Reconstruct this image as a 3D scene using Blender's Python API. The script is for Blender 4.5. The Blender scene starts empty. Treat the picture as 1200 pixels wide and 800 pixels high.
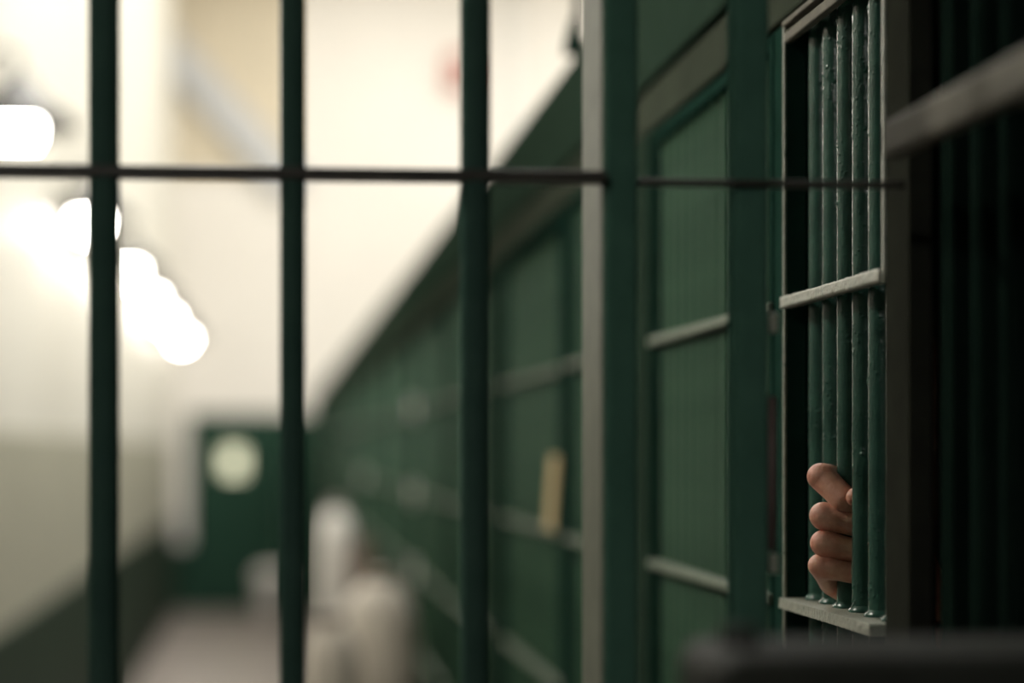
import bpy, bmesh, math, random
from mathutils import Vector, Matrix, noise as mnoise

random.seed(7)
C = bpy.context.scene.collection
EYE = 1.65                       # eye height above the floor
F = 2833.0                       # focal length in pixels of the 1200 px wide frame (85 mm)
YAW = math.atan((600 - 318) / F)  # camera turned towards the cell fronts
HORIZON = 527.0
CELLX = 0.41                     # plane of the cell fronts


def y_on_wall(u, X=CELLX):
    return X / math.tan(math.atan((u - 600) / F) + YAW)


def x_at(u, Y):
    return Y * math.tan(math.atan((u - 600) / F) + YAW)


def z_at(v, X, Y):
    d = X * math.sin(YAW) + Y * math.cos(YAW)
    return EYE + (HORIZON - v) * d / F


# ------------------------------------------------------------------ materials
def principled(name):
    m = bpy.data.materials.new(name)
    m.use_nodes = True
    nt = m.node_tree
    return m, nt, nt.nodes['Principled BSDF']


def ramp(nt, src, stops):
    r = nt.nodes.new('ShaderNodeValToRGB')
    el = r.color_ramp.elements
    while len(el) < len(stops):
        el.new(0.5)
    for e, (p, c) in zip(el, stops):
        e.position = p
        e.color = (*c, 1)
    nt.links.new(src, r.inputs[0])
    return r


def noise_tex(nt, scale, detail=4, rough=0.55, vec=None, stretch=None):
    tc = nt.nodes.new('ShaderNodeTexCoord')
    n = nt.nodes.new('ShaderNodeTexNoise')
    n.inputs['Scale'].default_value = scale
    n.inputs['Detail'].default_value = detail
    n.inputs['Roughness'].default_value = rough
    if stretch:
        mp = nt.nodes.new('ShaderNodeMapping')
        mp.inputs['Scale'].default_value = stretch
        nt.links.new(tc.outputs['Object'], mp.inputs[0])
        nt.links.new(mp.outputs[0], n.inputs['Vector'])
    else:
        nt.links.new(tc.outputs['Object'], n.inputs['Vector'])
    return n


def bump(nt, bsdf, height, strength, dist=0.001):
    b = nt.nodes.new('ShaderNodeBump')
    b.inputs['Strength'].default_value = strength
    b.inputs['Distance'].default_value = dist
    nt.links.new(height, b.inputs['Height'])
    nt.links.new(b.outputs[0], bsdf.inputs['Normal'])
    return b


def paint(name, base, dark, rough=0.35, scale=60, bscale=220, bstr=0.5, bdist=0.0008, coat=0.0, stretch=None, chips=None, spec=0.5):
    m, nt, b = principled(name)
    b.inputs['Specular IOR Level'].default_value = spec
    n = noise_tex(nt, scale, 5, 0.6, stretch=stretch)
    r = ramp(nt, n.outputs['Fac'], [(0.32, dark), (0.68, base)])
    col = r.outputs[0]
    n2 = noise_tex(nt, bscale, 4, 0.6)
    if chips:
        n3 = noise_tex(nt, chips[1], 6, 0.7)
        rr = ramp(nt, n3.outputs['Fac'], [(chips[2], (0, 0, 0)), (chips[2] + 0.05, (1, 1, 1))])
        mx = nt.nodes.new('ShaderNodeMix')
        mx.data_type = 'RGBA'
        nt.links.new(rr.outputs[0], mx.inputs[0])
        nt.links.new(col, mx.inputs[6])
        mx.inputs[7].default_value = (*chips[0], 1)
        col = mx.outputs[2]
    nt.links.new(col, b.inputs['Base Color'])
    b.inputs['Roughness'].default_value = rough
    b.inputs['Coat Weight'].default_value = coat
    b.inputs['Coat Roughness'].default_value = 0.25
    bump(nt, b, n2.outputs['Fac'], bstr, bdist)
    return m


GREEN = (0.022, 0.088, 0.058)
GREEN_D = (0.015, 0.060, 0.040)
M = {}
M['bar'] = paint('green_gloss_paint', (0.029, 0.082, 0.061), (0.021, 0.061, 0.046), 0.22, 45, 130, 0.35, 0.0008, spec=.28,
                 chips=((0.05, 0.15, 0.11), 300, 0.70))
M['softbar'] = paint('soft_green_paint', (0.030, 0.066, 0.040), (0.023, 0.053, 0.032), 0.5, 20, 160, 0.3, spec=.02)
M['green'] = paint('green_paint', (0.025, 0.043, 0.031), (0.019, 0.034, 0.024), 0.50, 20, 160, 0.3, spec=0.0)
M['frame'] = paint('dark_green_paint', (0.013, 0.038, 0.029), (0.010, 0.030, 0.022), 0.45, 25, 180, 0.35, spec=0.0)
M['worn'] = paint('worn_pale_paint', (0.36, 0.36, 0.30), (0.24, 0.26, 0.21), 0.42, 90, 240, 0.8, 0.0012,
                  chips=((0.03, 0.08, 0.055), 190, 0.60))  # worn crossbar paint; also carries the painted highlight of the jamb edges
M['olive'] = paint('olive_steel', (0.050, 0.060, 0.045), (0.037, 0.045, 0.034), 0.5, 8, 150, 0.3, spec=0.0)
M['stile'] = paint('gate_stile_green_paint', (0.068, 0.155, 0.118), (0.054, 0.128, 0.098), 0.5, 30, 150, 0.3, spec=0.0)
M['dullworn'] = paint('dull_worn_paint', (0.17, 0.20, 0.155), (0.12, 0.15, 0.115), 0.5, 60, 200, 0.5, spec=.05)
M['strip'] = paint('grey_green_strip_paint', (0.15, 0.160, 0.125), (0.11, 0.118, 0.092), 0.5, 40, 200, 0.4, spec=.1)  # pale tone puts the light on the stile's left face into paint
M['gate'] = paint('gate_green_paint', (0.046, 0.090, 0.074), (0.036, 0.074, 0.061), 0.5, 30, 150, 0.3, spec=0.0)
M['rail'] = paint('rail_brown_steel', (0.035, 0.030, 0.022), (0.022, 0.020, 0.015), 0.5, 30, 150, 0.3)
M['brown'] = paint('rusted_brown_steel', (0.024, 0.026, 0.020), (0.018, 0.019, 0.015), 0.6, 30, 150, 0.4, spec=0.0)  # even dark brown-grey tone of the near jamb post
M['black'] = paint('blackened_green_paint', (0.006, 0.012, 0.009), (0.004, 0.009, 0.007), 0.6, 30, 150, 0.4, spec=0.0)  # shade over the nearest front, put into a near-black colour
M['grime'] = paint('grimy_grey_paint', (0.17, 0.16, 0.13), (0.12, 0.115, 0.095), 0.6, 30, 150, 0.4, spec=.05)  # grey-beige, darker than the pale crossbar paint
M['lock'] = paint('dull_grey_steel', (0.036, 0.039, 0.034), (0.028, 0.030, 0.026), 0.6, 30, 150, 0.3, spec=.03)
M['cream'] = paint('cream_wall_paint', (0.82, 0.785, 0.725), (0.78, 0.745, 0.685), 0.6, 1.2, 60, 0.15)
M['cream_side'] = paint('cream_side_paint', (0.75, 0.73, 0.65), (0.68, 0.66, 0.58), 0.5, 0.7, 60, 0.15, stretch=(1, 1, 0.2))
M['dado'] = paint('dark_green_dado', (0.030, 0.045, 0.030), (0.022, 0.034, 0.022), 0.6, 2, 60, 0.15, spec=.05)
M['floor'] = paint('concrete_floor', (0.30, 0.255, 0.225), (0.22, 0.19, 0.17), 0.35, 1.5, 40, 0.2)
M['tan'] = paint('tan_wall_paint', (0.66, 0.58, 0.44), (0.60, 0.53, 0.40), 0.6, 1.2, 60, 0.15)
M['olive_wall'] = paint('olive_grey_wall_paint', (0.40, 0.39, 0.31), (0.34, 0.33, 0.26), 0.6, 1.0, 60, 0.15, spec=.1)  # darker tone paints the fall of light low on the left wall
M['ceiling'] = paint('pale_ceiling', (0.75, 0.70, 0.60), (0.70, 0.65, 0.56), 0.7, 1, 50, 0.1)
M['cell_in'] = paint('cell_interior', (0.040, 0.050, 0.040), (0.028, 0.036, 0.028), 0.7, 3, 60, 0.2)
M['door'] = paint('door_green', (0.017, 0.052, 0.032), (0.013, 0.042, 0.026), 0.5, 3, 60, 0.1, spec=.1)
M['brace'] = paint('bluish_grey_paint', (0.52, 0.53, 0.54), (0.46, 0.47, 0.48), 0.6, 3, 60, 0.1)
M['white'] = paint('white_paint', (0.85, 0.84, 0.80), (0.80, 0.79, 0.75), 0.5, 3, 60, 0.1)
M['shade'] = paint('grey_enamel', (0.05, 0.048, 0.042), (0.04, 0.038, 0.033), 0.45, 10, 80, 0.1)
M['sack'] = paint('pale_canvas', (0.80, 0.74, 0.64), (0.68, 0.62, 0.54), 0.85, 9, 60, 0.4, 0.004)
M['sackgrey'] = paint('grey_canvas', (0.74, 0.71, 0.65), (0.62, 0.59, 0.54), 0.85, 9, 60, 0.4, 0.004)
M['brownbag'] = paint('brown_canvas', (0.16, 0.11, 0.075), (0.11, 0.08, 0.055), 0.85, 9, 60, 0.4, 0.004)
M['card'] = paint('pale_yellow_card', (0.62, 0.47, 0.24), (0.55, 0.41, 0.20), 0.7, 20, 60, 0.1)
M['rust'] = paint('rust_red_paint', (0.16, 0.105, 0.10), (0.11, 0.07, 0.068), 0.5, 60, 90, 0.3)
M['red'] = paint('red_paint', (0.45, 0.06, 0.03), (0.38, 0.05, 0.025), 0.5, 20, 60, 0.1)
M['shirt'] = paint('dark_blue_cotton', (0.03, 0.035, 0.05), (0.022, 0.026, 0.036), 0.9, 60, 300, 0.3)
M['hair'] = paint('dark_hair', (0.02, 0.013, 0.009), (0.012, 0.008, 0.006), 0.6, 90, 300, 0.5)


def emission(name, col, s):
    m = bpy.data.materials.new(name)
    m.use_nodes = True
    nt = m.node_tree
    nt.nodes.remove(nt.nodes['Principled BSDF'])
    e = nt.nodes.new('ShaderNodeEmission')
    e.inputs[0].default_value = (*col, 1)
    e.inputs[1].default_value = s
    nt.links.new(e.outputs[0], nt.nodes['Material Output'].inputs[0])
    return m


M['bulb'] = emission('lamp_bulb_glow', (1.0, 0.95, 0.87), 60)
M['near_bulb'] = emission('near_lamp_bulb_glow', (1.0, 0.95, 0.86), 275)
M['back_bulb'] = emission('rear_lamp_bulb_glow', (1.0, 0.97, 0.92), 145)
M['lit_pane'] = emission('lit_window_pane', (0.92, 0.90, 0.62), 1.6)


def skin_mat():
    m, nt, b = principled('skin')
    n = noise_tex(nt, 70, 4, 0.6)
    r = ramp(nt, n.outputs['Fac'], [(0.3, (0.54, 0.220, 0.150)), (0.7, (0.70, 0.375, 0.265))])
    nt.links.new(r.outputs[0], b.inputs['Base Color'])
    b.inputs['Roughness'].default_value = 0.46
    b.inputs['Subsurface Weight'].default_value = 0.25
    b.inputs['Subsurface Radius'].default_value = (1.0, 0.35, 0.2)
    b.inputs['Subsurface Scale'].default_value = 0.004
    n2 = noise_tex(nt, 420, 5, 0.65, stretch=(1.2, 1.2, 0.9))
    bump(nt, b, n2.outputs['Fac'], 0.55, 0.0010)
    return m


M['skin'] = skin_mat()


# ------------------------------------------------------------------ mesh helpers
def obj(name, bm, mat, parent=None, smooth=False):
    me = bpy.data.meshes.new(name)
    bmesh.ops.recalc_face_normals(bm, faces=bm.faces)
    bm.to_mesh(me)
    bm.free()
    if isinstance(mat, str):
        mat = M[mat]
    me.materials.append(mat)
    if smooth:
        for p in me.polygons:
            p.use_smooth = True
    o = bpy.data.objects.new(name, me)
    C.objects.link(o)
    if parent:
        o.parent = parent
    return o


def box(bm, x0, x1, y0, y1, z0, z1, bev=0.0, seg=2):
    vs = [bm.verts.new((x, y, z)) for z in (z0, z1) for y in (y0, y1) for x in (x0, x1)]
    idx = [(0, 2, 3, 1), (4, 5, 7, 6), (0, 1, 5, 4), (2, 6, 7, 3), (0, 4, 6, 2), (1, 3, 7, 5)]
    fs = [bm.faces.new([vs[i] for i in f]) for f in idx]
    if bev > 0:
        es = list({e for f in fs for e in f.edges})
        bmesh.ops.bevel(bm, geom=es, offset=bev, segments=seg, profile=0.5, affect='EDGES', clamp_overlap=True)
    return bm


def boxed(*a, **k):
    return box(bmesh.new(), *a, **k)


def tube(bm, pts, radii, seg=20, caps=True, jitter=0.0, seed=0.0):
    """A round bar or hose through pts, one radius per point."""
    rings = []
    pts = [Vector(p) for p in pts]
    for i, p in enumerate(pts):
        a = pts[max(i - 1, 0)]
        b = pts[min(i + 1, len(pts) - 1)]
        t = (b - a).normalized()
        ref = Vector((0, 0, 1)) if abs(t.z) < 0.9 else Vector((1, 0, 0))
        n = t.cross(ref).normalized()
        m = t.cross(n).normalized()
        ring = []
        for k in range(seg):
            an = 2 * math.pi * k / seg
            d = n * math.cos(an) + m * math.sin(an)
            r = radii[i]
            if jitter:
                q = p + d * 0.02 + Vector((seed, seed * 1.7, 0))
                w = mnoise.noise(q * 90) * 0.6 + mnoise.noise(q * 260) * 0.5
                drip = mnoise.noise(Vector((q.x * 150, q.y * 150, q.z * 45)) + Vector((9, 3, 1)))
                patch = max(0.0, mnoise.noise(q * 14 + Vector((4, 6, 2))) + .25)
                blister = max(0.0, drip - 0.30) * 2.6 * patch
                speck = max(0.0, mnoise.noise(q * 330 + Vector((1, 7, 5))) - 0.36) * 4.0 * patch
                r += jitter * (w * 0.14 + blister + speck)
            ring.append(bm.verts.new(p + d * r))
        rings.append(ring)
    for a, b in zip(rings, rings[1:]):
        for k in range(seg):
            bm.faces.new((a[k], a[(k + 1) % seg], b[(k + 1) % seg], b[k]))
    if caps:
        bm.faces.new(rings[0])
        bm.faces.new(list(reversed(rings[-1])))
    return bm


def vbar(bm, x, y, z0, z1, r, seg=20, n=2, jitter=0.0, seed=0.0):
    if jitter:
        zm = EYE - .20
        zs = [z0 + (zm - z0) * i / 60 for i in range(60)] + [zm + (z1 - zm) * i / (n - 1) for i in range(n)]
    else:
        zs = [z0 + (z1 - z0) * i / (n - 1) for i in range(n)]
    n = len(zs)
    pts = [(x, y, z) for z in zs]
    return tube(bm, pts, [r] * n, seg, True, jitter, seed)


def lathe(bm, prof, cx, cy, cz, seg=32):
    rings = []
    for r, z in prof:
        rings.append([bm.verts.new((cx + r * math.cos(2 * math.pi * k / seg), cy + r * math.sin(2 * math.pi * k / seg), cz + z)) for k in range(seg)])
    for a, b in zip(rings, rings[1:]):
        for k in range(seg):
            bm.faces.new((a[k], a[(k + 1) % seg], b[(k + 1) % seg], b[k]))
    return bm


def sphere(bm, c, r, sx=1, sy=1, sz=1, seg=24):
    mat = Matrix.Translation(c) @ Matrix.Diagonal((r * sx, r * sy, r * sz, 1))
    bmesh.ops.create_uvsphere(bm, u_segments=seg, v_segments=seg // 2, radius=1, matrix=mat)
    return bm


def capsule(bm, a, b, ra, rb):
    """Tapered limb segment with round ends, later fused by a remesh."""
    a, b = Vector(a), Vector(b)
    n = 7
    pts = [a.lerp(b, i / (n - 1)) for i in range(n)]
    tube(bm, pts, [ra + (rb - ra) * i / (n - 1) for i in range(n)], 20)
    sphere(bm, a, ra, seg=20)
    sphere(bm, b, rb, seg=20)


def fused(bm, voxel, smooth_iter=4, factor=0.5):
    """Union of overlapping closed pieces as one continuous surface."""
    me = bpy.data.meshes.new('fuse')
    bmesh.ops.recalc_face_normals(bm, faces=bm.faces)
    bm.to_mesh(me)
    bm.free()
    o = bpy.data.objects.new('fuse', me)
    C.objects.link(o)
    md = o.modifiers.new('remesh', 'REMESH')
    md.mode = 'VOXEL'
    md.voxel_size = voxel
    sm = o.modifiers.new('smooth', 'SMOOTH')
    sm.iterations = smooth_iter
    sm.factor = factor
    dg = bpy.context.evaluated_depsgraph_get()
    dg.update()
    out = bpy.data.meshes.new_from_object(o.evaluated_get(dg))
    bpy.data.objects.remove(o)
    bpy.data.meshes.remove(me)
    nb = bmesh.new()
    nb.from_mesh(out)
    bpy.data.meshes.remove(out)
    return nb


def thing(name, label, cat, loc=(0, 0, 0), group=None):
    o = bpy.data.objects.new(name, None)
    o.empty_display_size = 0.1
    C.objects.link(o)
    o.location = loc
    o['label'] = label
    o['category'] = cat
    if group:
        o['group'] = group
    return o


def tag(o, label, cat, group=None):
    o['label'] = label
    o['category'] = cat
    if group:
        o['group'] = group
    return o


def struct(name, bm, mat, label=None, cat=None, smooth=False):
    o = obj(name, bm, mat, None, smooth)
    o['kind'] = 'structure'
    if label:
        o['label'] = label
        o['category'] = cat
    return o


def copy_tree(o, parent=None):
    c = o.copy()
    C.objects.link(c)
    c.parent = parent
    for ch in list(o.children):
        copy_tree(ch, c)
    return c


# ------------------------------------------------------------------ the hall
YB, YE = -1.6, 25.0      # back and far end
XL, XR = -1.0, 5.0
ZT = 6.9
struct('floor', boxed(XL - .1, XR + .1, YB - .1, YE + .1, -0.1, 0), 'floor', 'pinkish grey concrete corridor floor', 'floor')
struct('wall_left', boxed(XL - .1, XL, YB, YE, 0, ZT), 'cream_side', 'pale cream left wall of the corridor', 'wall')
struct('wall_end', boxed(XL - .1, XR + .1, YE, YE + .1, 0, ZT), 'cream', 'bright cream end wall of the hall', 'wall')
struct('wall_right', boxed(XR, XR + .1, YB, YE, 0, ZT), 'cream', 'cream wall beyond the cell block', 'wall')
struct('wall_back', boxed(XL - .1, XR + .1, YB - .1, YB, 0, ZT), 'cell_in', 'dark wall behind the viewer', 'wall')
struct('ceiling', boxed(XL - .1, XR + .1, YB - .1, YE + .1, ZT, ZT + .1), 'ceiling', 'pale high ceiling of the hall', 'ceiling')
struct('trim_61', boxed(XL, XL + .008, YB, YE - .1, 0.9, 1.72, .002), 'olive_wall', 'dull olive grey band of the left wall above the dado', 'wall band')  # painted band imitates the wall getting dimmer towards the floor
struct('baseboard_left', boxed(XL, XL + .02, YB, YE, 0, 0.98, 0.004), 'dado', 'dark green dado along the left wall', 'dado')
struct('baseboard_end', boxed(XL + .02, x_at(228, YE), YE - .02, YE, 0, 0.68, 0.004), 'door', 'dark green dado on the end wall left of the door', 'dado')

struct('trim_60', boxed(x_at(333, YE) + .004, CELLX + .5, YE - .03, YE, 0, z_at(486, 0, YE), .004), 'door', 'dark green panel right of the end door', 'panel')
struct('trim_2', boxed(XL, x_at(343, YE), YE - .03, YE, z_at(203, 0, YE), ZT, .004), 'tan', 'tan upper band of the end wall', 'wall band')

# end door with its small lit window
d0, d1 = x_at(222, YE), x_at(333, YE)
dz = z_at(484, d0, YE)
door = struct('door_1', boxed(d0, d1, YE - .05, YE - .001, 0.0, dz, 0.006), 'door', 'dark green door with small lit window at the corridor end', 'door')
wx0, wx1 = x_at(262, YE), x_at(286, YE)
wz0, wz1 = z_at(556, wx0, YE), z_at(526, wx0, YE)
fb = bmesh.new()
t = 0.03
box(fb, wx0 - t, wx0, YE - .075, YE - .05, wz0 - t, wz1 + t, 0.004)
box(fb, wx1, wx1 + t, YE - .075, YE - .05, wz0 - t, wz1 + t, 0.004)
box(fb, wx0, wx1, YE - .075, YE - .05, wz1, wz1 + t, 0.004)
box(fb, wx0, wx1, YE - .075, YE - .05, wz0 - t, wz0, 0.004)
obj('window_frame', fb, 'door', door)
obj('window_pane', boxed(wx0, wx1, YE - .062, YE - .0505, wz0, wz1), 'lit_pane', door)
hb = bmesh.new()
tube(hb, [(d1 - .09, YE - .05, 1.0), (d1 - .09, YE - .10, 1.0), (d1 - .20, YE - .10, 1.0)], [.012] * 3, 12)
obj('door_handle', hb, 'lock', door, True)

# roof brace against the end wall: an upright and a slanting beam
rb = thing('roof_brace', 'bluish grey slanting brace with upright high on the end wall', 'beam', (x_at(172, 24.6), 24.6, 3.9))
bx, bz = rb.location.x, rb.location.z


def slant(bm, p0, p1, w, y0, y1):
    p0, p1 = Vector(p0), Vector(p1)
    d = (p1 - p0).normalized()
    n = Vector((-d.y, d.x)) * w / 2
    q = [p0 + n, p0 - n, p1 - n, p1 + n]
    lo = [bm.verts.new((c.x, y0, c.y)) for c in q]
    hi = [bm.verts.new((c.x, y1, c.y)) for c in q]
    bm.faces.new(lo)
    bm.faces.new(hi)
    for i in range(4):
        bm.faces.new((lo[i], lo[(i + 1) % 4], hi[(i + 1) % 4], hi[i]))
    return bm


A0 = (x_at(120, 24.6) - bx, z_at(-30, 0, 24.6) - bz)
A1 = (x_at(345, 24.6) - bx, z_at(215, 0, 24.6) - bz)
obj('beam', slant(bmesh.new(), A0, A1, 0.34, .24, .39), 'brace', rb)
obj('upright', boxed(-.07, .07, .25, .39, 0.0 + z_at(200, 0, 24.6) - bz, ZT - bz, 0.004), 'brace', rb)

# white pipe and small red box high on the end wall
px = x_at(598, 24.9)
pp = thing('wall_pipe', 'bright white vertical pipe on the end wall above the cells', 'pipe', (px, 24.9, 2.2))
pb = bmesh.new()
vbar(pb, 0, 0, 0, ZT - 2.2, 0.07, 20)
obj('pipe', pb, 'white', pp, True)
for h in (0.6, 2.2, 3.8):
    cb = bmesh.new()
    lathe(cb, [(.070, -.04), (.085, -.04), (.085, .04), (.070, .04)], 0, 0, h, 20)
    box(cb, -.03, .03, .05, .10, h - .03, h + .03)
    obj('clamp', cb, 'white', pp)
rx = x_at(537, 24.9)
ab = thing('alarm_switch', 'small red box high on the end wall behind the third bar', 'alarm', (rx, 24.92, z_at(85, rx, 24.9)))  # a wall-fixed alarm box rather than a switch
obj('housing', boxed(-.10, .10, -.05, .08, -.18, .18, 0.01), 'red', ab)
gb = bmesh.new()
tube(gb, [(0, -.05, 0), (0, -.075, 0)], [.05, .045], 20)
obj('button', gb, 'white', ab, True)

# wall lamps down the left wall
def make_lamp():
    r = thing('wall_lamp', '', 'lamp', (0, 0, 0), 'wall lamps along the left wall')
    bb = bmesh.new()
    tube(bb, [(-.17, 0, .10), (-.12, 0, .22), (-.06, 0, .30), (0, 0, .27), (0, 0, .20)], [.012] * 5, 12)
    lathe(bb, [(0.001, 0), (.05, 0), (.05, .02), (0.001, .02)], 0, 0, 0, 20)
    for v in bb.verts:
        pass
    obj('bracket', bb, 'shade', r, True)
    sb = bmesh.new()
    lathe(sb, [(.02, .21), (.05, .20), (.075, .15), (.155, .09), (.215, .03), (.210, .028), (.150, .08), (.070, .14), (.045, .19), (.02, .20)], 0, 0, 0, 36)
    obj('lamp_shade', sb, 'shade', r, True)
    ub = bmesh.new()
    sphere(ub, (0, 0, .03), .068, 1, 1, 1.15, 24)
    obj('bulb', ub, 'bulb', r, True)
    return r


lamp0 = make_lamp()
lamp_spots = [(2.45, 'wall lamp just beyond the gate'),
              (5.0, 'wall lamp second from the gate on the left wall'),
              (8.05, 'large grey shaded wall lamp with glaring bulb at the top left edge'),
              (11.2, 'bright wall lamp beside the first gate bar, next beyond the large grey one'),
              (14.2, 'bright wall lamp just right of the first gate bar'),
              (16.7, 'bright wall lamp third from the corridor end'),
              (19.3, 'bright wall lamp, last but one before the end door'),
              (22.7, 'farthest bright wall lamp, nearest the end door')]
LAMP_Z = EYE + 1.02
for i, (ly, lab) in enumerate(lamp_spots):
    l = lamp0 if i == 0 else copy_tree(lamp0)
    l.location = (-.83, ly, LAMP_Z)
    l['label'] = lab
    if i == 0:
        continue
fill_lamp = copy_tree(lamp0)  # added unseen lamp, fill light for faces turned to the camera
fill_lamp.location = (-.83, -.9, LAMP_Z)
fill_lamp['label'] = 'wall lamp behind the viewer'
for ch in fill_lamp.children:
    if ch.name.startswith('bulb'):
        ch.data = ch.data.copy()
        ch.data.materials[0] = M['back_bulb']
for ch in lamp0.children:
    if ch.name.startswith('bulb'):
        ch.data = ch.data.copy()
        ch.data.materials[0] = M['near_bulb']

# ------------------------------------------------------------------ the cell block
BY0, BY1 = 0.2, 24.6
ROOF = EYE + 0.515
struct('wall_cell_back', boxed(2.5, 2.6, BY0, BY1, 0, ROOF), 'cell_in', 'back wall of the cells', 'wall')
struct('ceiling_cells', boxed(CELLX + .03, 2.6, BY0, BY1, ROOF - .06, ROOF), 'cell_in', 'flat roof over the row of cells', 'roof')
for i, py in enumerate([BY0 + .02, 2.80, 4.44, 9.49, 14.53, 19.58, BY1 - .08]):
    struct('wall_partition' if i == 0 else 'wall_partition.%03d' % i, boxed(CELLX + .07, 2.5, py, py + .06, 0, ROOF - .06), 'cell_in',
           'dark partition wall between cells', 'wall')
L0 = EYE + 0.330
struct('trim_1', boxed(CELLX - .012, CELLX + .05, BY0, BY1, EYE + .392, ROOF + .004, 0.004), 'green', 'green fascia along the top of the cells', 'fascia')
struct('trim_0', boxed(CELLX - .004, CELLX + .05, BY0, BY1, EYE + .344, EYE + .3915, 0.003), 'olive', 'olive grey lintel strip over the cell doors', 'lintel')

CROSS = [EYE + .117, EYE - .123, EYE - .345, EYE - .575, EYE - .805, EYE - 1.035, EYE - 1.265]


def cell_front(name, label, y0, y1, bx=.425, pitch=.048, r=.011, first=None, detail=False, cross=CROSS, group=None,
               stile=.018, top=True, cx=(CELLX - .004, CELLX + .009), barm='softbar'):
    """One barred cell front between y0 and y1: frame, bars and flat crossbars."""
    t = thing(name, label, 'cell door', (CELLX, y0, 0), group)
    X = lambda x: x - CELLX
    n = len(cross)
    D = y1 - y0
    # frame
    zt = EYE + .343
    for a, b in ((0, stile), (D - stile, D)):
        obj('stile', boxed(0, .05, a, b, 0.005, zt, 0.002), 'frame', t)
    obj('top_rail', boxed(0, .05, stile, D - stile, L0, zt, 0.002), 'frame', t)
    obj('bottom_rail', boxed(0, .05, stile, D - stile, 0.005, .10, 0.002), 'frame', t)
    # bars
    ys = []
    y = (first if first is not None else y1 - stile - .03)
    while y > y0 + stile + r + .004:
        ys.append(y)
        y -= pitch
    proto = None
    for i, yb in enumerate(ys):
        if detail or proto is None:
            bmv = bmesh.new()
            if detail:
                vbar(bmv, X(bx), 0, .10, L0, r, 40, 520, 0.0007, i * 3.1 + .7)
            else:
                vbar(bmv, X(bx), 0, .10, L0, r, 18)
            o = obj('bar', bmv, barm, t, True)
            proto = o
        else:
            o = proto.copy()
            C.objects.link(o)
            o.parent = t
        o.location = (0, yb - y0, 0)
    for zc in cross:
        obj('crossbar', boxed(X(cx[0]), X(cx[1]), .001, D - .001, zc - .0045, zc + .0045, 0.0018), 'dullworn', t)
    return t


# the cell front in focus, its bars gripped by the hand
yA0, yA1 = y_on_wall(1036), y_on_wall(920)
FIRST = 1.878
cellA = thing('cell_grille', 'sharp green barred cell door gripped by a hand', 'cell door', (CELLX, yA0, 0))
D = yA1 - yA0
obj('stile', boxed(0.0005, .0175, D, D + .045, .005, EYE + .343, .0012), 'frame', cellA)
obj('stile', boxed(0.0005, .0160, -.062, 0, .005, EYE + .343, .0012), 'brown', cellA)
obj('edge_bead', boxed(-.0012, .0012, D - .0005, D + .004, .01, EYE + .343, .0008), 'worn', cellA)  # added pale strips paint the bright highlight along the jamb edges
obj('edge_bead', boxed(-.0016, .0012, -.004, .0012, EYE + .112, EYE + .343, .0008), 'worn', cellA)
obj('top_rail', boxed(-.001, .006, -.0, D, EYE + .326, EYE + .3345, .0012), 'grime', cellA)
obj('top_rail', boxed(-.003, .006, -.0, D, EYE + .3385, EYE + .3430, .001), 'grime', cellA)
obj('bottom_rail', boxed(0.0, .03, 0, D, .005, .10, .002), 'frame', cellA)
BX, BR, PITCH = .4337, .011, .048
ysA = [FIRST - PITCH * k for k in range(7)]
for i, yb in enumerate(ysA):
    bmv = bmesh.new()
    vbar(bmv, BX - CELLX, 0, .10, EYE + .344, BR, 80, 900, 0.0010, i * 3.1 + .7)
    o = obj('bar', bmv, 'bar', cellA, True)
    o.location = (0, yb - yA0, 0)
    # weld collars where the bar meets the lower crossbar
    wb = bmesh.new()
    lathe(wb, [(BR, -.001), (BR + .0035, -.001), (BR + .0028, .0015), (BR + .0012, .0032), (BR, .0045)], BX - CELLX, 0, EYE - .1180, 28)
    w = obj('weld', wb, 'bar', o, True)


def rough_flat(x0, x1, y0, y1, z0, z1, amp):
    """Flat bar with chipped, uneven paint."""
    bm = boxed(x0, x1, y0, y1, z0, z1)
    bmesh.ops.subdivide_edges(bm, edges=[e for e in bm.edges if abs(e.verts[0].co.y - e.verts[1].co.y) > .01], cuts=150)
    bmesh.ops.subdivide_edges(bm, edges=[e for e in bm.edges if abs(e.verts[0].co.y - e.verts[1].co.y) < .0005 and abs(e.verts[0].co.z - e.verts[1].co.z) > .001], cuts=4)
    for v in bm.verts:
        q = v.co * 230
        v.co += Vector((mnoise.noise(q), mnoise.noise(q + Vector((5, 1, 3))) * .5, mnoise.noise(q + Vector((2, 8, 1))))) * amp
    return bm


obj('crossbar', rough_flat(-.004, .006, .0, D, EYE + .1135, EYE + .1220, .0006), 'worn', cellA, True)
obj('crossbar', rough_flat(-.005, .038, .020, D, EYE - .1265, EYE - .1185, .0005), 'worn', cellA)
for zc in CROSS[2:]:
    obj('crossbar', boxed(-.004, .006, .0, D, zc - .0045, zc + .0045, .0015), 'worn', cellA)

# next fronts
yB0, yB1 = yA1 + .050, 2.60
cell_front('cell_grille.001', 'green barred cell door just beyond the sharp one, between the two gate stiles', yB0, yB1, bx=.426)
cell_front('cell_grille.002', 'narrow green barred front left of the pale gate stile', 2.84, y_on_wall(664), bx=.428)
cellC = cell_front('cell_grille.003', 'green barred front with a pale yellow card on its crossbar', y_on_wall(657), 4.40, bx=.436, cx=(CELLX + .004, CELLX + .016))

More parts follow.
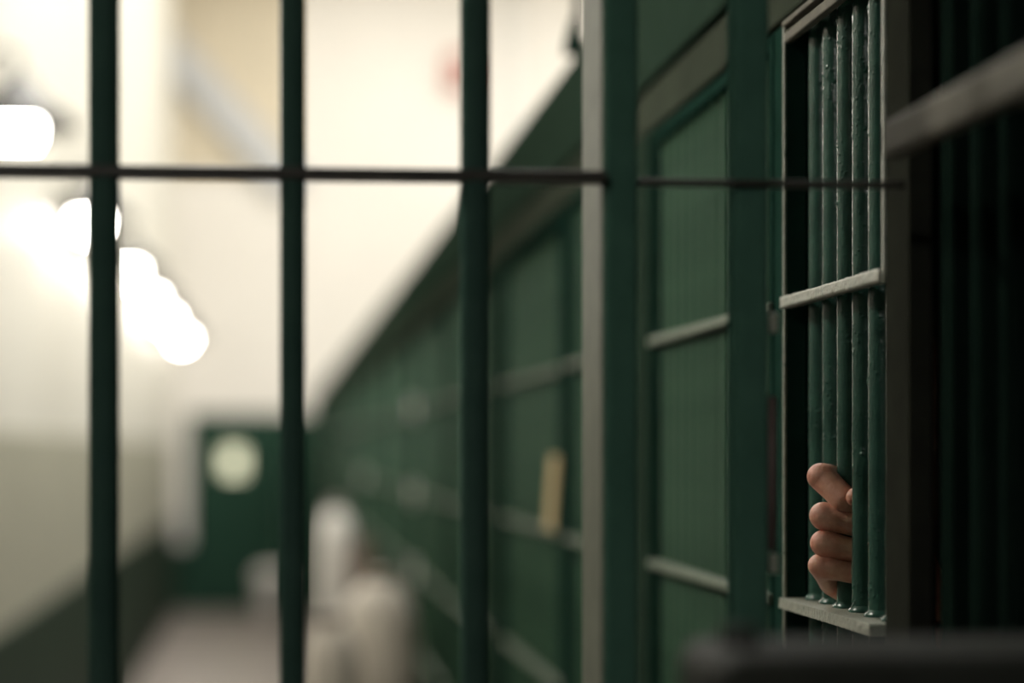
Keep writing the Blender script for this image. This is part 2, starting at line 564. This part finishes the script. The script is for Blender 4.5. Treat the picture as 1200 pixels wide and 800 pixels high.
far = cell_front('cell_grille.004', 'out of focus green barred front in the receding row far down the corridor', 4.52, 5.70, bx=.430, group='far cell fronts')
k = 1
while 4.52 + 1.2613 * k + 1.18 < 24.6:
    o = copy_tree(far)
    o.location.y = 4.52 + 1.2613 * k
    if k in (1, 4):
        o['label'] = ('out of focus green barred front with a column of pale latch plates' if k == 1 else
                      'distant green barred front with one pale latch plate above the cloth sacks')
        for zc in (CROSS if k == 1 else CROSS[1:2]):
            obj('latch_plate', boxed(-.012, .0, 1.09, 1.15, zc - .03, zc + .03, .003), 'white', o)  # added white plates stand in for glints at the crossbars
    k += 1
# posts between the fronts
posts = [(2.60, 2.84), (4.40, 4.52)] + [(4.52 + 1.2613 * j + 1.18, 4.52 + 1.2613 * (j + 1)) for j in range(k - 1)]
for i, (a, b) in enumerate(posts):
    struct('trim_%d' % (i + 3), boxed(CELLX - .006, CELLX + .06, a, b, 0, EYE + .344, .004), 'green', 'green post between cell fronts', 'post')

# nearest front at the right edge, its shade put into dark paint
y00, y01 = .35, y_on_wall(1068) - .002
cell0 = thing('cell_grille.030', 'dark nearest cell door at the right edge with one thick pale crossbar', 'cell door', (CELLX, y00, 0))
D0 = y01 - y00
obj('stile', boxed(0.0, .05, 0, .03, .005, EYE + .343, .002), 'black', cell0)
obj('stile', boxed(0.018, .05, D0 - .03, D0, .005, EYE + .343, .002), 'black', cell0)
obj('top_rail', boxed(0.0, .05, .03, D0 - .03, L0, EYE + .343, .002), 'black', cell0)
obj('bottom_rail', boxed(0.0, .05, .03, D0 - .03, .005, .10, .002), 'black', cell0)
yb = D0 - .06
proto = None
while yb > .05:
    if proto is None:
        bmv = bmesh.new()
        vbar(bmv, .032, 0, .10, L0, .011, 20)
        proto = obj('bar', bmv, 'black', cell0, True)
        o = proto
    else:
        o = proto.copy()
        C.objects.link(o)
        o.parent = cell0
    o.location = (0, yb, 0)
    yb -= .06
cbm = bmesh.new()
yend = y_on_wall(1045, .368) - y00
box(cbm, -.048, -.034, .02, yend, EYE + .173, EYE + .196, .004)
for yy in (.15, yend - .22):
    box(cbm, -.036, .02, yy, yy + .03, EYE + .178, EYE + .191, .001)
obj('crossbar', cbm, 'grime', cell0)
cbm = bmesh.new()
box(cbm, -.008, .004, .02, D0 - .01, EYE - .345, EYE - .330, .003)
obj('crossbar', cbm, 'brown', cell0)
lb = boxed(.190 - CELLX, .0, 1.02 - y00, 1.13 - y00, EYE - .22, EYE - .088, .012, seg=3)
lk = obj('lock_box', lb, 'lock', cell0)
kb = bmesh.new()
tube(kb, [(.21 - CELLX, 1.075 - y00, EYE - .089), (.21 - CELLX, 1.075 - y00, EYE - .080)], [.010, .009], 18)
obj('knob', kb, 'lock', lk, True)

# card on the crossbar of the third front
cy = y_on_wall(646)
cardb = boxed(-.0015, .0015, -.045, .045, -.0, .11, .001)
card = obj('card', cardb, 'card')
card.location = (CELLX - .002, cy + .005, CROSS[1] + .0048)
card.rotation_euler = (0, math.radians(4), 0)
tag(card, 'narrow pale yellow card standing on a cell crossbar left of the pale gate stile', 'card')

# thin conduit on top of the cells
cyy = 3.15
con = thing('conduit', 'thin dark conduit rising from the top of the cells', 'conduit', (x_at(677, cyy), cyy, ROOF + .004))
cb = bmesh.new()
vbar(cb, 0, 0, 0.02, ZT - ROOF - .004, .0055, 12)
obj('tube', cb, 'frame', con, True)
cb = bmesh.new()
lathe(cb, [(.001, 0), (.016, 0), (.014, .015), (.006, .045), (.001, .05)], -.004, 0, 0, 16)
obj('base', cb, 'frame', con, True)

# ------------------------------------------------------------------ the gate across the corridor
GY = 1.46
gate = thing('barred_gate', 'dark foreground gate of round upright bars across the corridor', 'gate', (0, GY, 0))
GT = EYE + 1.30
for u, w in ((-92, 36), (122, 36), (343, 30), (557, 36)):
    gx = x_at(u, GY)
    rr = w / F * GY / 2 * 1.0
    gbm = bmesh.new()
    vbar(gbm, gx, 0, .02, GT, rr, 28)
    obj('bar', gbm, 'gate', gate, True)
for gx in (-.50, -.62, -.74, -.86):
    gbm = bmesh.new()
    vbar(gbm, gx, 0, .02, GT, .010, 28)
    obj('bar', gbm, 'gate', gate, True)
s0, s1 = x_at(709, GY), x_at(748, GY)
obj('stile', boxed(s0, s1, 0, .100, .004, GT, .003), 'stile', gate)
obj('edge_strip', boxed(s0 - .0016, s0 + .0005, .004, .096, .02, GT - .01, .0006), 'strip', gate)  # the stile's lit left face, painted on as a pale strip
j0, j1 = x_at(862, GY), x_at(902, GY)
obj('stile', boxed(j0, j1, 0, .03, .004, GT, .003), 'stile', gate)
for zr in (EYE + .1656, EYE + .66, EYE - .35, EYE - .9):
    obj('rail', boxed(-.95, s0, -.010, .010, zr - .0035, zr + .0035, .001), 'rail', gate)
    obj('rail', boxed(s1, CELLX - .022, -.006, .006, zr - .0045, zr - .0005, .001), 'rail', gate)
obj('stile', boxed(-.985, -.95, -.012, .03, .004, GT, .003), 'gate', gate)
obj('rail', boxed(-.98, CELLX - .02, -.015, .05, GT, GT + .05, .003), 'gate', gate)
bo = bmesh.new()
vbar(bo, j1 + .0022, .004, z_at(645, j1, GY), z_at(465, j1, GY), .0026, 12)
for vv in (378, 660):
    zz = z_at(vv, j1, GY)
    obj('bolt_keeper', boxed(j1, j1 + .005, -.004, .006, zz - .006, zz + .006, .001), 'worn', gate)  # added blocks stand in for the pale crossbar ends behind
obj('bolt_rod', bo, 'rust', gate, True)

# ------------------------------------------------------------------ pale sacks by the cells far down the corridor
def sack(name, label, u, vt, vb, w, Y, mat, lean=0.0, squash=1.0):
    x = x_at(u, Y)
    zt = z_at(vt, x, Y)
    r = w * Y / F / 2
    bm = bmesh.new()
    prof = [(.01, 0), (.8, 0), (1.0, .05), (1.06, .25), (1.06, .55), (1.04, .78), (.98, .88), (.82, .94), (.52, .97), (.28, .983), (.24, .988), (.34, 1.0), (.05, 1.0)]
    lathe(bm, [(p * r, h * zt) for p, h in prof], 0, 0, 0, 40)
    for v in bm.verts:
        f = v.co.z / zt
        q = v.co * 5
        v.co.x += lean * f * f * r + mnoise.noise(q) * r * .12
        v.co.y = v.co.y * squash + mnoise.noise(q + Vector((3, 7, 1))) * r * .12
        an = math.atan2(v.co.y, v.co.x)
        k = 1 + .05 * math.sin(an * 9 + f * 4) * f
        v.co.x *= k
        v.co.y *= k
    t = thing(name, label, 'sack', (x, Y, 0), 'pale sacks by the far cells')
    obj('body', bm, mat, t, True)
    tb = bmesh.new()
    pts = [(lean * .97 * r + .27 * r * math.cos(a), .27 * r * squash * math.sin(a), .9855 * zt) for a in [2 * math.pi * i / 20 for i in range(21)]]
    tube(tb, pts, [.012] * 21, 8)
    obj('tie', tb, 'brownbag', t, True)
    return t


sack('cloth_sack', 'tall pale narrow sack right of the second gate bar', 394, 588, 800, 46, 9.6, 'sackgrey')
sack('cloth_sack.001', 'wide pale slumped sack in front of the far cells', 436, 668, 800, 92, 6.2, 'sack', .2)
sack('cloth_sack.002', 'brownish small topped sack between the two pale ones', 424, 628, 800, 30, 9.5, 'brownbag')
bx_, by_ = x_at(317, 22.5), 22.5
bn = thing('waste_bin', 'small pale bin on the floor beside the end door', 'bin', (bx_, by_, 0))
bm = bmesh.new()
lathe(bm, [(.001, 0), (.11, 0), (.14, .46), (.15, .47), (.135, .47), (.105, .02), (.001, .02)], 0, 0, 0, 32)
obj('body', bm, 'white', bn, True)
bm = bmesh.new()
lathe(bm, [(.155, .47), (.155, .50), (.10, .55), (.001, .56)], 0, 0, 0, 32)
obj('lid', bm, 'sackgrey', bn, True)

sack('cloth_sack.003', 'low pale sack at the bottom edge right of the second gate bar', 386, 716, 800, 74, 5.6, 'sack')

# ------------------------------------------------------------------ the person behind the bars
def build_person():
    E = EYE
    gx, gy = BX, ysA[2]

    def P(dx, dy, z):
        return Vector((gx + dx, gy + dy, E + z))

    # each finger: knuckle (inside), wrap point, middle joint (front), end joint, tip
    fingers = [
        # index, lifted and bent downwards
        ([P(.016, .026, -.034), P(-.013, .0235, -.0205), P(-.0232, -.004, -.0205), P(-.0095, -.0190, -.0375), P(.011, -.0180, -.0445)],
         [.0112, .0100, .0108, .0104, .0086]),
        ([P(.018, .026, -.064), P(-.013, .0225, -.0515), P(-.0232, -.011, -.0495), P(.004, -.0240, -.0565), P(.0225, -.012, -.0585)],
         [.0112, .0100, .0108, .0094, .0082]),
        ([P(.018, .026, -.084), P(-.013, .0225, -.0725), P(-.0228, -.011, -.0700), P(.004, -.0235, -.0765), P(.0220, -.012, -.0780)],
         [.0108, .0096, .0105, .0088, .0078]),
        ([P(.020, .026, -.119), P(-.010, .0225, -.1010), P(-.0248, -.009, -.0868), P(.002, -.0225, -.0925), P(.0190, -.012, -.0940)],
         [.0102, .0094, .0096, .0078, .0068]),
    ]
    pieces = []
    for pts, rs in fingers:
        bm = bmesh.new()
        for (a, b, ra, rb) in zip(pts, pts[1:], rs, rs[1:]):
            mid = a.lerp(b, .5)
            rm = (ra + rb) / 2 * .95
            capsule(bm, a, mid, ra, rm)
            capsule(bm, mid, b, rm, rb)
        # bony knuckle cap over the middle joint
        out = (pts[2] - P(0, 0, 0))
        out = Vector((out.x, out.y, 0)).normalized()
        sphere(bm, pts[2] + out * .0012 + Vector((0, 0, .0006)), rs[2] * .99, 1, 1, .96, 20)
        pieces.append(fused(bm, .0008, 4, .5))
    wrist = P(.092, .030, -.150)
    # palm: metacarpals to the wrist
    bm = bmesh.new()
    for (pts, rs), off in zip(fingers, (.016, .006, -.004, -.014)):
        capsule(bm, pts[0], wrist + Vector((-.004, .002, off)), rs[0] + .001, .0165)
    for i in range(3):
        capsule(bm, fingers[i][0][0], fingers[i + 1][0][0], .0108, .0108)
    capsule(bm, P(.045, .030, -.078), P(.055, .030, -.115), .014, .015)
    pieces.append(fused(bm, .0012, 6, .5))
    # thumb
    bm = bmesh.new()
    th = [wrist + Vector((-.018, -.008, .030)), P(.047, .006, -.072), P(.022, -.026, -.041), P(-.0045, -.0305, -.0350)]
    tr = [.0150, .0125, .0096, .0072]
    for a, b, ra, rb in zip(th, th[1:], tr, tr[1:]):
        capsule(bm, a, b, ra, rb)
    pieces.append(fused(bm, .0008, 4, .5))
    # wrist and forearm
    bm = bmesh.new()
    elbow = Vector((.735, 1.955, E - .45))
    fore = wrist.lerp(elbow, .35)
    capsule(bm, wrist + Vector((0, 0, .008)), fore, .022, .030)
    capsule(bm, wrist + Vector((0, 0, -.010)), fore, .022, .030)
    capsule(bm, fore, wrist.lerp(elbow, .55), .031, .038)
    hand = fused(bm, .003, 5, .5)
    for pc in pieces:
        me = bpy.data.meshes.new('tmp')
        pc.to_mesh(me)
        pc.free()
        hand.from_mesh(me)
        bpy.data.meshes.remove(me)
    # body: head, neck, arms, trunk, legs
    bm = bmesh.new()
    hx, hy = .86, 1.72
    head = Vector((hx - .02, hy, E + .02))
    sphere(bm, head, .1, .95, .76, 1.12, 32)
    sphere(bm, head + Vector((-.03, 0, -.05)), .07, .9, .85, 1.0, 24)
    sphere(bm, head + Vector((-.092, 0, -.02)), .016, 1.1, .8, 1.5, 16)
    for s in (-1, 1):
        sphere(bm, head + Vector((.0, s * .076, -.01)), .026, .7, .35, 1.2, 16)
        capsule(bm, head + Vector((-.086, s * .018, .018)), head + Vector((-.078, s * .046, .014)), .009, .008)
    capsule(bm, head + Vector((-.088, -.018, -.068)), head + Vector((-.088, .018, -.068)), .007, .007)
    capsule(bm, head + Vector((.02, 0, -.06)), Vector((hx + .02, hy, E - .17)), .052, .058)
    shR, shL = Vector((hx, hy + .19, E - .20)), Vector((hx, hy - .19, E - .20))
    elL = Vector((hx + .05, hy - .25, E - .50))
    wrL = Vector((hx - .03, hy - .26, E - .74))
    capsule(bm, shR, elbow, .048, .040)
    capsule(bm, elbow, wrist.lerp(elbow, .5), .040, .036)
    capsule(bm, shL, elL, .048, .040)
    capsule(bm, elL, wrL, .040, .026)
    capsule(bm, wrL, wrL + Vector((-.005, 0, -.08)), .027, .034)
    for q in range(4):
        f0 = wrL + Vector((-.03 + .02 * q, 0, -.09))
        capsule(bm, f0, f0 + Vector((0, .012, -.065 + .006 * abs(q - 1.5))), .009, .0075)
    capsule(bm, wrL + Vector((-.03, 0, -.05)), wrL + Vector((-.05, .015, -.10)), .012, .009)
    capsule(bm, Vector((hx, hy - .12, E - .26)), Vector((hx, hy + .12, E - .26)), .10, .10)
    capsule(bm, Vector((hx, hy, E - .28)), Vector((hx + .01, hy, E - .70)), .13, .135)
    for s in (-1, 1):
        capsule(bm, Vector((hx, hy + s * .09, .90)), Vector((hx - .01, hy + s * .10, .48)), .085, .060)
        capsule(bm, Vector((hx - .01, hy + s * .10, .48)), Vector((hx + .02, hy + s * .11, .08)), .058, .040)
        capsule(bm, Vector((hx + .03, hy + s * .11, .045)), Vector((hx - .13, hy + s * .12, .036)), .042, .034)
    body = fused(bm, .006, 3, .5)
    me = bpy.data.meshes.new('tmp')
    body.to_mesh(me)
    body.free()
    hand.from_mesh(me)
    bpy.data.meshes.remove(me)
    p = obj('person', hand, 'skin', None, True)
    tag(p, 'person behind the bars, right hand with four bent fingers and thumb gripping one bar', 'person')
    # clothing
    bm = bmesh.new()
    capsule(bm, shR, elbow, .060, .052)
    capsule(bm, elbow, wrist.lerp(elbow, .62), .052, .046)
    capsule(bm, shL, elL, .060, .052)
    capsule(bm, elL, wrL + Vector((0, 0, .06)), .052, .042)
    capsule(bm, Vector((hx, hy - .12, E - .25)), Vector((hx, hy + .12, E - .25)), .112, .112)
    capsule(bm, Vector((hx, hy, E - .28)), Vector((hx + .01, hy, E - .72)), .145, .150)
    obj('shirt', fused(bm, .008, 3), 'shirt', p, True)
    bm = bmesh.new()
    for s in (-1, 1):
        capsule(bm, Vector((hx, hy + s * .07, .95)), Vector((hx - .01, hy + s * .10, .48)), .105, .078)
        capsule(bm, Vector((hx - .01, hy + s * .10, .48)), Vector((hx + .02, hy + s * .11, .12)), .078, .066)
    obj('trousers', fused(bm, .008, 3), 'shirt', p, True)
    for s in (-1, 1):
        bm = bmesh.new()
        capsule(bm, Vector((hx + .03, hy + s * .11, .050)), Vector((hx - .14, hy + s * .12, .043)), .050, .042)
        obj('shoe', fused(bm, .006, 3), 'hair', p, True)
    bm = bmesh.new()
    sphere(bm, head + Vector((.012, 0, .022)), .102, .96, .78, 1.06, 32)
    for v in list(bm.verts):
        if v.co.x < head.x - .04 and v.co.z < head.z + .07:
            v.co.x = head.x - .04
    obj('hair', bm, 'hair', p, True)
    return p


build_person()

# ------------------------------------------------------------------ light
def area(name, loc, size, power, col, rot=(0, 0, 0), sy=None):
    l = bpy.data.lights.new(name, 'AREA')
    l.energy = power
    l.color = col
    l.size = size
    if sy:
        l.shape = 'RECTANGLE'
        l.size_y = sy
    o = bpy.data.objects.new(name, l)
    o.location = loc
    o.rotation_euler = rot
    C.objects.link(o)
    return o


WARM = (1.0, 0.98, 0.94)
area('hall_ceiling_light', (2.0, 17.0, ZT - .05), 5.5, 800, WARM, sy=13)  # unseen light added to brighten the end wall
area('hall_ceiling_light', (0.2, 9.0, ZT - .05), 2.2, 480, WARM, sy=5)  # unseen light added to brighten the corridor and the sacks

w = bpy.data.worlds.new('World')
bpy.context.scene.world = w
w.use_nodes = True
w.node_tree.nodes['Background'].inputs[0].default_value = (0.6, 0.75, 0.7, 1)
w.node_tree.nodes['Background'].inputs[1].default_value = 0.0

# ------------------------------------------------------------------ camera
cam = bpy.data.cameras.new('camera')
cam.lens = 85.0
cam.sensor_width = 36.0
cam.shift_y = (HORIZON - 400) / 1200.0
cam.clip_start = 0.02
cam.dof.use_dof = True
cam.dof.focus_distance = 1.78
cam.dof.aperture_fstop = 2.5
co = bpy.data.objects.new('camera', cam)
co.location = (0, 0, EYE)
co.rotation_euler = (math.pi / 2, 0, -YAW)
C.objects.link(co)
sc = bpy.context.scene
sc.camera = co
sc.cycles.use_denoising = True
sc.cycles.max_bounces = 8
sc.cycles.sample_clamp_indirect = 6
sc.view_settings.view_transform = 'Standard'
sc.view_settings.look = 'None'
sc.view_settings.gamma = 1
sc.view_settings.use_curve_mapping = False
sc.view_settings.exposure = 0.0
